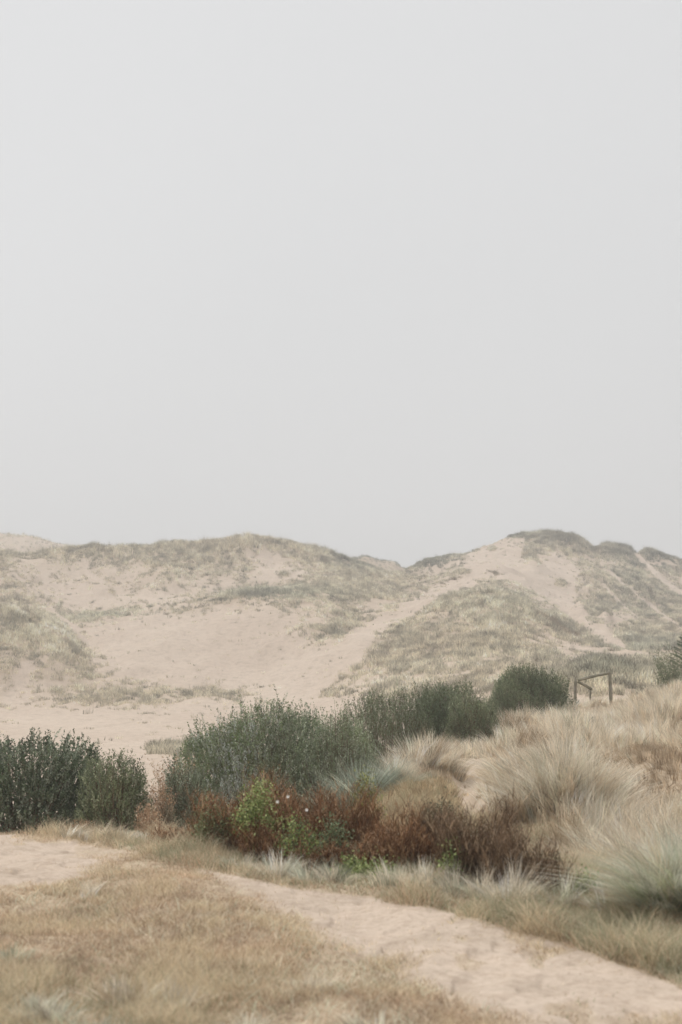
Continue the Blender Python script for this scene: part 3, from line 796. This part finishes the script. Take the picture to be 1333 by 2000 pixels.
def pine(px, Y, H, label):
    cx, cy, cz = world_at(px, Y); H = 3.12 - cz
    root = empty('pine_tree', (cx, cy, cz), label, 'tree')
    tr, cr = Bag(), Bag()
    n = 10
    for k in range(n):
        t0, t1 = k / n, (k + 1) / n
        for s in range(6):
            a0, a1 = s * math.pi / 3, (s + 1) * math.pi / 3
            r0, r1 = .06 * (1 - t0 * .85), .06 * (1 - t1 * .85)
            v = np.array([[cx + r0 * math.cos(a0), cy + r0 * math.sin(a0), cz + H * t0], [cx + r0 * math.cos(a1), cy + r0 * math.sin(a1), cz + H * t0],
                          [cx + r1 * math.cos(a1), cy + r1 * math.sin(a1), cz + H * t1], [cx + r1 * math.cos(a0), cy + r1 * math.sin(a0), cz + H * t1]])
            tr.add(v, np.array([(0, 1, 2), (0, 2, 3)]), np.tile([(.14, .1, .07)], (4, 1)))
    for k in range(80):
        t = .25 + .75 * k / 80; a = k * 2.4; Lb = (1.05 - t) * H * .45 + .1
        base = np.array([cx, cy, cz + H * t]); dv = np.array([math.cos(a), math.sin(a), .45])
        m = 260
        s = RNG.random(m) ** .7
        p = base + dv * (s * Lb)[:, None]
        nd_ = dv / np.linalg.norm(dv) * .7 + RNG.normal(0, .6, (m, 3)); 
        leaves(cr, p, nd_, RNG.uniform(.06, .10, m), np.full(m, .007), pick([(.055, .085, .045), (.08, .12, .06)], m, .2))
        q0 = base; q1 = base + dv * Lb
        sd = np.array([0, 0, .012])
        tr.add(np.array([q0 - sd, q0 + sd, q1]), np.array([(0, 1, 2)]), np.tile([(.14, .1, .07)], (3, 1)))
    tr.obj('trunk', M_TWIG, root, (cx, cy, cz)); cr.obj('crown', M_NEEDLE, root, (cx, cy, cz))
pine(1346, 52.5, 2.05, 'small pine whose dark needled tip pokes up above the feathery green shrub')

# ------------------------------------------------------------------ dead rusty shrubs
RUST = [(.21, .11, .058), (.31, .17, .09), (.125, .07, .04), (.48, .32, .19)]
RUSTD = [(.15, .10, .065), (.21, .14, .085), (.10, .068, .045), (.36, .26, .17)]
def dead_shrub(px, Y, hw, H, label, pal=RUST, nst=90, scraps=3000, spread=.55, tips=None):
    cx, cy, cz = world_at(px, Y)
    rx = hw / F * Y
    nst = int(nst * 2.1); scraps = int(scraps * 1.3)
    root = empty('dead_shrub', (cx, cy, cz), label, 'shrub', 'dead rusty brown shrubs along the path verge')
    st, lf = Bag(), Bag()
    r = np.sqrt(RNG.random(nst)); a = RNG.uniform(0, 2 * np.pi, nst)
    bx = cx + r * np.cos(a) * rx * .85; by = cy + r * np.sin(a) * rx * .6
    b = np.stack([bx, by, height(bx, by) - .01], 1)
    h = H * (1 - .45 * r ** 2) * RNG.uniform(.5, 1.15, nst) * (.62 + .72 * vnoise(bx * 6, by * 4, 95))
    ln = RNG.uniform(0, spread, nst); az = a + RNG.normal(0, .7, nst)
    strands(st, b, h, az, ln, RNG.uniform(.006, .011, nst), pick(pal, nst, .15), segs=3, droop=.1)
    # side twigs in two orders
    for k in range(16):
        t = RNG.uniform(.2, .95, nst)
        d = np.stack([np.cos(az), np.sin(az), np.zeros(nst)], 1)
        p = b + d * (h * ln * (t * .35 + t * t * .65))[:, None]; p[:, 2] += h * t * (1 - .08 * ln * t)
        hh = h * RNG.uniform(.15, .42, nst) * (1.1 - .5 * t)
        az2 = RNG.uniform(0, 2 * np.pi, nst)
        strands(st, p, hh, az2, RNG.uniform(.3, 1.3, nst), RNG.uniform(.0035, .0065, nst), pick(pal, nst, .2), segs=2, droop=.1)
        m = max(1, scraps // 16)
        j = RNG.integers(0, nst, m); s = RNG.random(m)
        q = p[j] + np.stack([np.cos(az2[j]) * hh[j] * .6 * s, np.sin(az2[j]) * hh[j] * .6 * s, hh[j] * s * .9], 1)
        leaves(lf, q, RNG.normal(0, .5, (m, 3)) + np.array([0, 0, .4]), RNG.uniform(.012, .026, m), RNG.uniform(.004, .009, m), pick(tips or pal, m, .25))
    st.obj('stem', M_TWIG, root, (cx, cy, cz)); lf.obj('dry_leaves', M_LEAF, root, (cx, cy, cz))
dead_shrub(452, 12.9, 72, .70, 'rusty dead shrub with a dark hollow, below the flank of the largest green shrub', nst=150, scraps=5200)
dead_shrub(592, 12.5, 80, .66, 'tall coppery dead shrub rising just behind the brambles with white flowers', nst=170, scraps=5600)
dead_shrub(682, 12.6, 66, .56, 'rusty dead shrub with reddish tips below the mid height sage shrub', nst=140, scraps=4600)
dead_shrub(545, 12.3, 74, .42, 'low tangled rusty shrub in front of the brambles with white flowers', nst=140, scraps=4200, spread=.9)
dead_shrub(640, 11.95, 60, .30, 'low sprawling brown shrub with pale bent stalks at the grassy verge', nst=130, scraps=3600, spread=1.0, tips=RUST + [(.45, .33, .22)])
dead_shrub(775, 11.75, 86, .50, 'wide red brown dead shrub before the pale grass hummock', nst=170, scraps=5200)
dead_shrub(848, 11.9, 46, .58, 'dark twiggy dead shrub where the sandy gully opens', pal=RUSTD, nst=110, scraps=3000)
dead_shrub(930, 10.95, 76, .66, 'dark brown dead shrub with tall thin twigs below the sandy gully', pal=RUSTD, nst=150, scraps=3600)
dead_shrub(1014, 10.45, 74, .56, 'blackish brown dead shrub beside the pale dome shaped tussock', pal=RUSTD, nst=140, scraps=3400)
dead_shrub(1066, 10.15, 38, .38, 'smallest dark dead shrub at the end of the row, beside the white bleached tussocks', pal=RUSTD, nst=60, scraps=1200)
dead_shrub(362, 13.6, 54, .24, 'flat patch of rusty dead growth under the dark shaded shrub', nst=100, scraps=3000, spread=1.3)
dead_shrub(165, 15.0, 24, .20, 'little dull red dead plant at the foot of the broad dark olive shrub', nst=50, scraps=1000)

def dock(px, Y, hw, H, label):
    cx, cy, cz = world_at(px, Y)
    root = empty('rusty_plant', (cx, cy, cz), label, 'plant', 'rust coloured plants in the gap between shrubs')
    st, lf = Bag(), Bag()
    n = 48; rx = hw / F * Y
    bx = cx + RNG.normal(0, rx * .5, n); by = cy + RNG.normal(0, rx * .4, n)
    b = np.stack([bx, by, height(bx, by)], 1); h = H * RNG.uniform(.6, 1.1, n)
    az = RNG.uniform(0, 6.28, n); ln = RNG.uniform(0, .35, n)
    strands(st, b, h, az, ln, .012, pick([(.4, .25, .15), (.5, .36, .24)], n), segs=3, droop=.1)
    for k in range(60):
        t = RNG.uniform(.35, 1, n)
        p = b + np.stack([np.cos(az) * h * ln * t * t, np.sin(az) * h * ln * t * t, h * t], 1) + RNG.normal(0, .018, (n, 3))
        leaves(lf, p, RNG.normal(0, .5, (n, 3)) + np.array([0, 0, .6]), RNG.uniform(.02, .05, n), RNG.uniform(.008, .014, n), pick([(.42, .27, .17), (.52, .36, .24), (.30, .20, .12), (.52, .43, .31)], n, .15))
    st.obj('stem', M_TWIG, root, (cx, cy, cz)); lf.obj('seed_head', M_LEAF, root, (cx, cy, cz))
dock(312, 19.0, 30, .80, 'orange brown seeding plant filling the gap between the two big green shrubs')
dock(338, 21.0, 20, 1.25, 'faded pinkish brown plant leaning against the largest green shrub')
dock(300, 17.5, 18, .45, 'low rust coloured plant at the bottom of the gap beside the narrow green shrub')

# ------------------------------------------------------------------ bright brambles
BRIGHT = [(.22, .28, .09), (.30, .36, .13), (.15, .19, .07), (.40, .44, .20)]
def bramble(px, Y, hw, H, label, n=2600, pal=BRIGHT, flowers=(), lowest=.0, leaf=(.028, .018), name='bramble'):
    cx, cy, cz = world_at(px, Y)
    rx = hw / F * Y
    root = empty(name, (cx, cy, cz), label, 'plant', 'bright green plants among the dead shrubs')
    lf, st = Bag(), Bag()
    m = max(22, n // 70)
    u = RNG.uniform(-1, 1, m); ax = cx + u * rx * .8; ay = cy + RNG.normal(0, rx * .15, m)
    top = H * (1 - .5 * u ** 2) * RNG.uniform(.6, 1.05, m)
    b = np.stack([cx + u * rx * .3, ay, height(cx + u * rx * .3, ay)], 1)
    e_ = np.stack([ax, ay - RNG.uniform(0, .08, m), cz + top], 1)
    strands(st, b, np.maximum(e_[:, 2] - b[:, 2], .03), np.where(u > 0, 0, np.pi), np.abs(u) * .35, .007, pick([(.16, .18, .07), (.22, .14, .07)], m), segs=3, droop=.1)
    k = n // m
    t = RNG.uniform(lowest, 1, (m, k))
    P = b[:, None] + (e_ - b)[:, None] * t[..., None]
    P = P.reshape(-1, 3) + RNG.normal(0, 1, (m * k, 3)) * np.array([.045, .04, .04])
    leaves(lf, P, RNG.normal(0, .7, (m * k, 3)) + np.array([0, -.3, .25]), RNG.uniform(leaf[0] * .6, leaf[0] * 1.2, m * k), RNG.uniform(leaf[1] * .6, leaf[1] * 1.2, m * k), pick(pal, m * k, .22))
    st.obj('stem', M_TWIG, root, (cx, cy, cz)); lf.obj('foliage', M_LEAF, root, (cx, cy, cz))
    for fx, fy in flowers:                               # white flower: five petals round a centre
        q = np.array([(fx - 666.5) / F * (cy - .17) / cP, cy - .17, float(z_of(fy, cy - .17))]) - np.array([cx, cy, cz])
        V_, T_ = [], []
        for s in range(5):
            an = s * 2 * math.pi / 5 + .3
            u_ = np.array([math.cos(an), -.25, math.sin(an)]); w_ = np.array([-math.sin(an), 0, math.cos(an)])
            o0 = len(V_)
            V_ += [q, q + u_ * .008 + w_ * .006, q + u_ * .015, q + u_ * .008 - w_ * .006]
            T_ += [(o0, o0 + 1, o0 + 2), (o0, o0 + 2, o0 + 3)]
        me_ = tri_mesh('flower', np.array(V_), np.array(T_), None, M_PETAL)
        fo = bpy.data.objects.new('flower', me_); COL.objects.link(fo); fo.parent = root
bramble(505, 12.2, 46, .72, 'tallest bright green bramble climbing through the rusty dead shrubs', n=1500, lowest=.80)
bramble(588, 11.8, 40, .50, 'bright green bramble dotted with small white flowers among the coppery shrubs', n=650, flowers=[(565, 1556), (545, 1566), (601, 1582)], lowest=.74,
        pal=BRIGHT[:3] + [(.12, .15, .07)])
bramble(728, 11.4, 48, .15, 'low bright green plant in front of the wide red brown dead shrub', n=800)
bramble(688, 11.6, 22, .15, 'tiny green plant at the foot of the low sprawling brown shrub', n=700)
bramble(880, 10.85, 16, .34, 'narrow green plant standing between two dark dead shrubs', n=450, lowest=.5)
bramble(1126, 10.5, 30, .16, 'small vivid green plant on the verge past the last dead shrub', n=900, lowest=.2, pal=BRIGHT + [(.2, .34, .1)])
bramble(714, 13.3, 34, .72, 'slender olive green plant with yellowish leaves beside the pale grass hummock', n=2600, pal=[(.17, .20, .08), (.24, .27, .09), (.12, .14, .07), (.33, .33, .10)], leaf=(.035, .012), name='leafy_plant')
bramble(856, 12.4, 36, .52, 'dark leaved plant crowning the dark twiggy dead shrub', n=1400, pal=[(.08, .10, .06), (.12, .14, .08)], lowest=.75, leaf=(.03, .012), name='leafy_plant')
bramble(420, 12.7, 40, .55, 'dull green sprigs growing up through the rusty dead shrub with a dark hollow', n=900, pal=[(.17, .19, .09), (.24, .25, .13)], lowest=.55, leaf=(.03, .014), name='leafy_plant')
bramble(655, 12.0, 30, .42, 'sparse greyish green sprigs among the reddish tipped dead shrub', n=700, pal=[(.15, .19, .10), (.2, .24, .13)], lowest=.5, leaf=(.03, .014), name='leafy_plant')

# ------------------------------------------------------------------ tussocks that stand out one by one
def tussock(px, Y, hw, H, nb, pal, label, group=None, wild=.34, lean=(.2, 1.1), wind=(0, 0), width=(.004, .007), heads=0, name='marram_tussock', segs=5, cat='grass tussock'):
    cx, cy, cz = world_at(px, Y)
    r = hw / F * Y
    bag = Bag()
    rr = r * RNG.random(nb) ** .6; a = RNG.uniform(0, 2 * np.pi, nb)
    x = cx + rr * np.cos(a); y = cy + rr * np.sin(a) * .8
    z = height(x, y) - .02
    out_ = rr / r
    nl = max(9, nb // 11); lk = RNG.integers(0, nl, nb)
    lr = (r * RNG.random(nl) ** .55)[lk]; la = RNG.uniform(0, 2 * np.pi, nl)[lk]
    x = cx + lr * np.cos(la) + RNG.normal(0, .022, nb); y = cy + (lr * np.sin(la)) * .8 + RNG.normal(0, .022, nb)
    z = height(x, y) - .02; out_ = lr / r; a = la
    ln = (RNG.uniform(*lean, nl)[lk] * RNG.uniform(.8, 1.2, nb)) * (.3 + .7 * out_)
    vx = np.cos(a) * ln + wind[0] + RNG.normal(0, wild, nl)[lk] + RNG.normal(0, .11, nb); vy = np.sin(a) * ln + wind[1] + RNG.normal(0, wild, nl)[lk] + RNG.normal(0, .11, nb)
    c = np.clip(pick(pal, nl, .27)[lk] * (1 + RNG.normal(0, .08, (nb, 1))), .02, .95)
    strands(bag, np.stack([x, y, z], 1), H * RNG.uniform(.5, 1.18, nl)[lk] * RNG.uniform(.75, 1.1, nb) * (1.08 - .35 * out_ ** 2), np.arctan2(vy, vx), np.hypot(vx, vy), RNG.uniform(*width, nb), c, segs=segs)
    o = bag.obj(name, M_GRASS, None, (cx, cy, cz))
    link_thing(o, label, cat, group)
    return o
tussock(1306, 9.45, 84, .52, 4600, BLUEG + [(.34, .37, .22), (.58, .50, .36)], 'big blue green marram tussock spilling over the verge where it meets the dry grass field', wild=.6, lean=(.2, 1.1), wind=(-.2, -.1), width=(.004, .0075))
tussock(1378, 10.3, 70, .60, 1900, BLUEG + PALE[:1], 'paler blue green tussock rising behind the big blue green tussock', wind=(-.15, 0))
tussock(702, 19.8, 40, .86, 2400, [(.34, .38, .31), (.26, .30, .24), (.46, .49, .40)], 'blue grey marram tussock tucked in between the green shrubs', lean=(.2, 1.0), wind=(.05, 0), width=(.006, .010))
tussock(1088, 14.4, 84, .70, 4600, PALE + SAGE[2:3] + STRAW, 'pale dome shaped tussock, the largest of the dry grass, behind the dark dead shrubs', lean=(.2, 1.1), wind=(-.1, -.05), width=(.004, .008))
tussock(1020, 18.6, 60, .66, 3200, PALE + STRAW, 'pale tussock sweeping over the far side of the sandy gully', wind=(-.25, -.1), width=(.005, .009))
tussock(825, 22.4, 84, .60, 3200, PALE + STRAW, 'pale rounded hummock of grass before the long dark feathery shrub', lean=(.2, .9), width=(.006, .010), wind=(.1, -.05))
tussock(762, 20.2, 46, .48, 2200, PALE + SAGE[:1], 'pale grey tussock beside the blue grey marram tussock', width=(.005, .009))
tussock(1150, 17.5, 60, .60, 3000, PALE, 'whitish tussock standing up from the middle of the dry grass field', width=(.005, .009), wind=(-.1, -.1))
tussock(985, 9.95, 34, .37, 620, PALE, 'bleached white tussock arching at the verge below the blackish dead shrub', lean=(.2, .9), group='bleached tussocks on the verge of the sand path')
tussock(935, 10.4, 24, .31, 360, PALE + SAGE[2:3], 'bleached grey tussock at the foot of the dark brown dead shrub', group='bleached tussocks on the verge of the sand path')
tussock(1088, 9.9, 22, .30, 280, PALE + SAGE[2:3], 'thin bleached tussock just past the smallest dead shrub', group='bleached tussocks on the verge of the sand path')
tussock(1172, 9.7, 22, .26, 260, BLUEG + PALE, 'short grey green tussock leaning out from the big blue green one', group='bleached tussocks on the verge of the sand path')
tussock(545, 11.3, 28, .25, 300, PALE + BLUEG[:1], 'arching pale tussock in front of the low tangled rusty shrub', lean=(.5, 1.5), group='bleached tussocks on the verge of the sand path')
tussock(470, 11.8, 26, .20, 220, PALE + BLUEG[:1], 'low pale tussock before the rusty shrub with a dark hollow', lean=(.5, 1.5), group='bleached tussocks on the verge of the sand path')
tussock(605, 11.1, 22, .25, 260, BLUEG, 'green grey tussock before the low sprawling brown shrub', group='bleached tussocks on the verge of the sand path')
tussock(655, 11.0, 26, .25, 300, PALE + SAGE, 'pale tussock between the path and the tiny green plant', group='bleached tussocks on the verge of the sand path')
tussock(760, 10.85, 30, .25, 360, PALE + SAGE, 'pale tussock directly in front of the low bright green plant', group='bleached tussocks on the verge of the sand path')
tussock(825, 10.7, 26, .28, 340, PALE, 'upright straw tussock before the wide red brown dead shrub', group='bleached tussocks on the verge of the sand path')
tussock(882, 10.6, 26, .27, 320, PALE + SAGE, 'straw and green tussock in front of the narrow green plant', group='bleached tussocks on the verge of the sand path')
for px_, h_, lab in [(150, .20, 'small bleached tuft beside the dull red dead plant, first of the fringe'), (178, .15, 'shortest bleached tuft of the fringe below the meeting of the two left shrubs'),
                     (202, .24, 'tallest bleached tuft of the fringe, under the narrow lighter green shrub'), (230, .18, 'bleached tuft leaning over under the middle of the narrow lighter green shrub'),
                     (258, .22, 'pale tuft of the fringe where the narrow lighter green shrub ends'), (296, .17, 'last bleached tuft of the fringe, below the rust coloured plants in the gap')]:
    tussock(px_, 13.9, 12, h_, 110, PALE + STRAW[:1], lab, group='small bleached tufts below the narrow green shrub', name='grass_tuft', lean=(.3, 1.0), wind=(.4, 0), segs=4)
tussock(188, 10.1, 13, .17, 80, PALE, 'lone upright pale tuft on the brown turf near the bright sand', name='grass_tuft', lean=(0, .4), wind=(.15, 0))
tussock(268, 7.1, 44, .20, 340, PALE + STRAW, 'straw coloured tuft in the middle of the brown turf, tallest of the blurred ones', name='grass_tuft')
tussock(350, 7.0, 36, .17, 220, PALE, 'pale tuft with bent blades beside the tallest blurred straw tuft', name='grass_tuft', lean=(.4, 1.4))
tussock(490, 6.6, 36, .15, 200, BLUEG + PALE, 'grey tuft close to the bottom edge below the bent pale tuft', name='grass_tuft')
tussock(612, 7.5, 36, .13, 180, PALE, 'pale tuft at the fading edge of the brown turf near the path', name='grass_tuft', lean=(.4, 1.2))
tussock(112, 6.75, 60, .17, 420, BLUEG + PALE, 'wide grey green tuft on the nearest turf', name='grass_tuft', lean=(.4, 1.4))
tussock(215, 6.3, 60, .14, 400, BLUEG + PALE, 'soft blue grey tuft against the lower edge of the turf', name='grass_tuft', lean=(.4, 1.4))
tussock(30, 7.9, 50, .14, 320, SAGE, 'olive tuft darkening the turf below the bright end of the sand path', name='grass_tuft', lean=(.4, 1.3))
tussock(720, 6.7, 44, .13, 240, PALE + STRAW, 'straw coloured tuft low beside the near edge of the sand path', name='grass_tuft', lean=(.4, 1.4))
tussock(1108, 9.0, 14, .17, 60, SAGE + BLUEG, 'lone green tuft growing out of the bare sand path', name='grass_tuft', lean=(0, .5), wind=(.15, 0))
tussock(1112, 8.35, 22, .035, 160, SAGE, 'flat mat of olive grass lying on the sand below the lone green tuft', name='grass_tuft', lean=(.8, 2.2))

# ------------------------------------------------------------------ broken timber gate
def timber(name, p0, p1, r0, r1, parent, origin, sides=14, rings=12, seed=0):
    p0 = np.array(p0, float); p1 = np.array(p1, float)
    ax = p1 - p0; Ln = np.linalg.norm(ax); ax /= Ln
    u = np.cross(ax, [0.0, 1.0, .12]); u /= np.linalg.norm(u); w = np.cross(ax, u)
    rg = np.random.default_rng(seed + 100); V_, Fc = [], []
    ob = rg.normal(0, .05, sides)
    prof = [(0, .0), (0, .96)] + [(k / rings, 1.0) for k in range(1, rings)] + [(1 - .004, .9), (1, .72), (1, 0)]
    for t, s in prof:
        bend = math.sin(t * 3.1) * .012
        for k in range(sides):
            an = 2 * math.pi * k / sides; r = (r0 + (r1 - r0) * t) * s * (1 + ob[k] + rg.normal(0, .015))
            V_.append(p0 + ax * Ln * t + u * (r * math.cos(an) + bend) + w * r * math.sin(an))
    n = len(prof)
    for i in range(n - 1):
        for k in range(sides):
            a = i * sides + k; b_ = i * sides + (k + 1) % sides
            Fc.append((a, b_, b_ + sides, a + sides))
    me_ = bpy.data.meshes.new(name)
    # local z runs along the timber so that the grain follows it
    from mathutils import Matrix, Vector
    R = Matrix((Vector(u), Vector(w), Vector(ax))).transposed().to_4x4()
    R.translation = Vector(p0 - np.array(origin))
    Ri = R.inverted()
    me_.from_pydata([Ri @ Vector(v - np.array(origin)) for v in V_], [], Fc)
    for p in me_.polygons: p.use_smooth = True
    me_.materials.append(M_WOOD)
    o = bpy.data.objects.new(name, me_); COL.objects.link(o); o.parent = parent; o.matrix_local = R
    return o
GY_ = 45.0
def gp(px, py, Y=GY_):
    return ((px - 666.5) / F * Y / cP * 1.0, Y, float(z_of(py, Y)))
g0 = world_at(1155, GY_)
gate = empty('timber_gate', g0, 'broken weathered timber gate of round posts with a sloping rail and a loose brace', 'gate')
zb = g0[2] - .35
t_ = gp(1185, 1310); timber('post', (t_[0] + .06, GY_, zb), t_, .060, .054, gate, g0, seed=1)
t_ = gp(1119, 1325); timber('post', (t_[0] - .01, GY_ + .05, zb), (t_[0], GY_ + .05, t_[2]), .050, .045, gate, g0, seed=2)
t_ = gp(1149.5, 1345); timber('post', (t_[0], GY_ + .2, zb), (t_[0], GY_ + .2, t_[2]), .036, .033, gate, g0, seed=3)
a_ = gp(1123, 1329, GY_ - .10); b_ = gp(1184, 1314.5, GY_ - .10); timber('rail', a_, b_, .038, .042, gate, g0, seed=4)
a_ = gp(1123, 1331.5, GY_ + .02); b_ = gp(1150, 1347, GY_ + .05); timber('brace', a_, b_, .040, .042, gate, g0, seed=5)

def wire(p0, p1, sag, parent, origin, r=.005):
    n = 14; bag_v, bag_f = [], []
    for i in range(n + 1):
        t = i / n
        c = np.array(p0) * (1 - t) + np.array(p1) * t - np.array(origin); c[2] -= sag * 4 * t * (1 - t)
        for k in range(4):
            an = k * math.pi / 2; bag_v.append(c + np.array([0, r * math.cos(an), r * math.sin(an)]))
    for i in range(n):
        for k in range(4):
            a = i * 4 + k; b2 = i * 4 + (k + 1) % 4; bag_f.append((a, b2, b2 + 4, a + 4))
    me_ = bpy.data.meshes.new('wire'); me_.from_pydata([tuple(v) for v in bag_v], [], bag_f); me_.materials.append(M_WIRE)
    o = bpy.data.objects.new('wire', me_); COL.objects.link(o); o.parent = parent
for py_ in (1332, 1342, 1352):
    wire(gp(1119, py_, GY_ + .13), gp(1090, py_ + 5, GY_ + 1.5), .03, gate, g0)
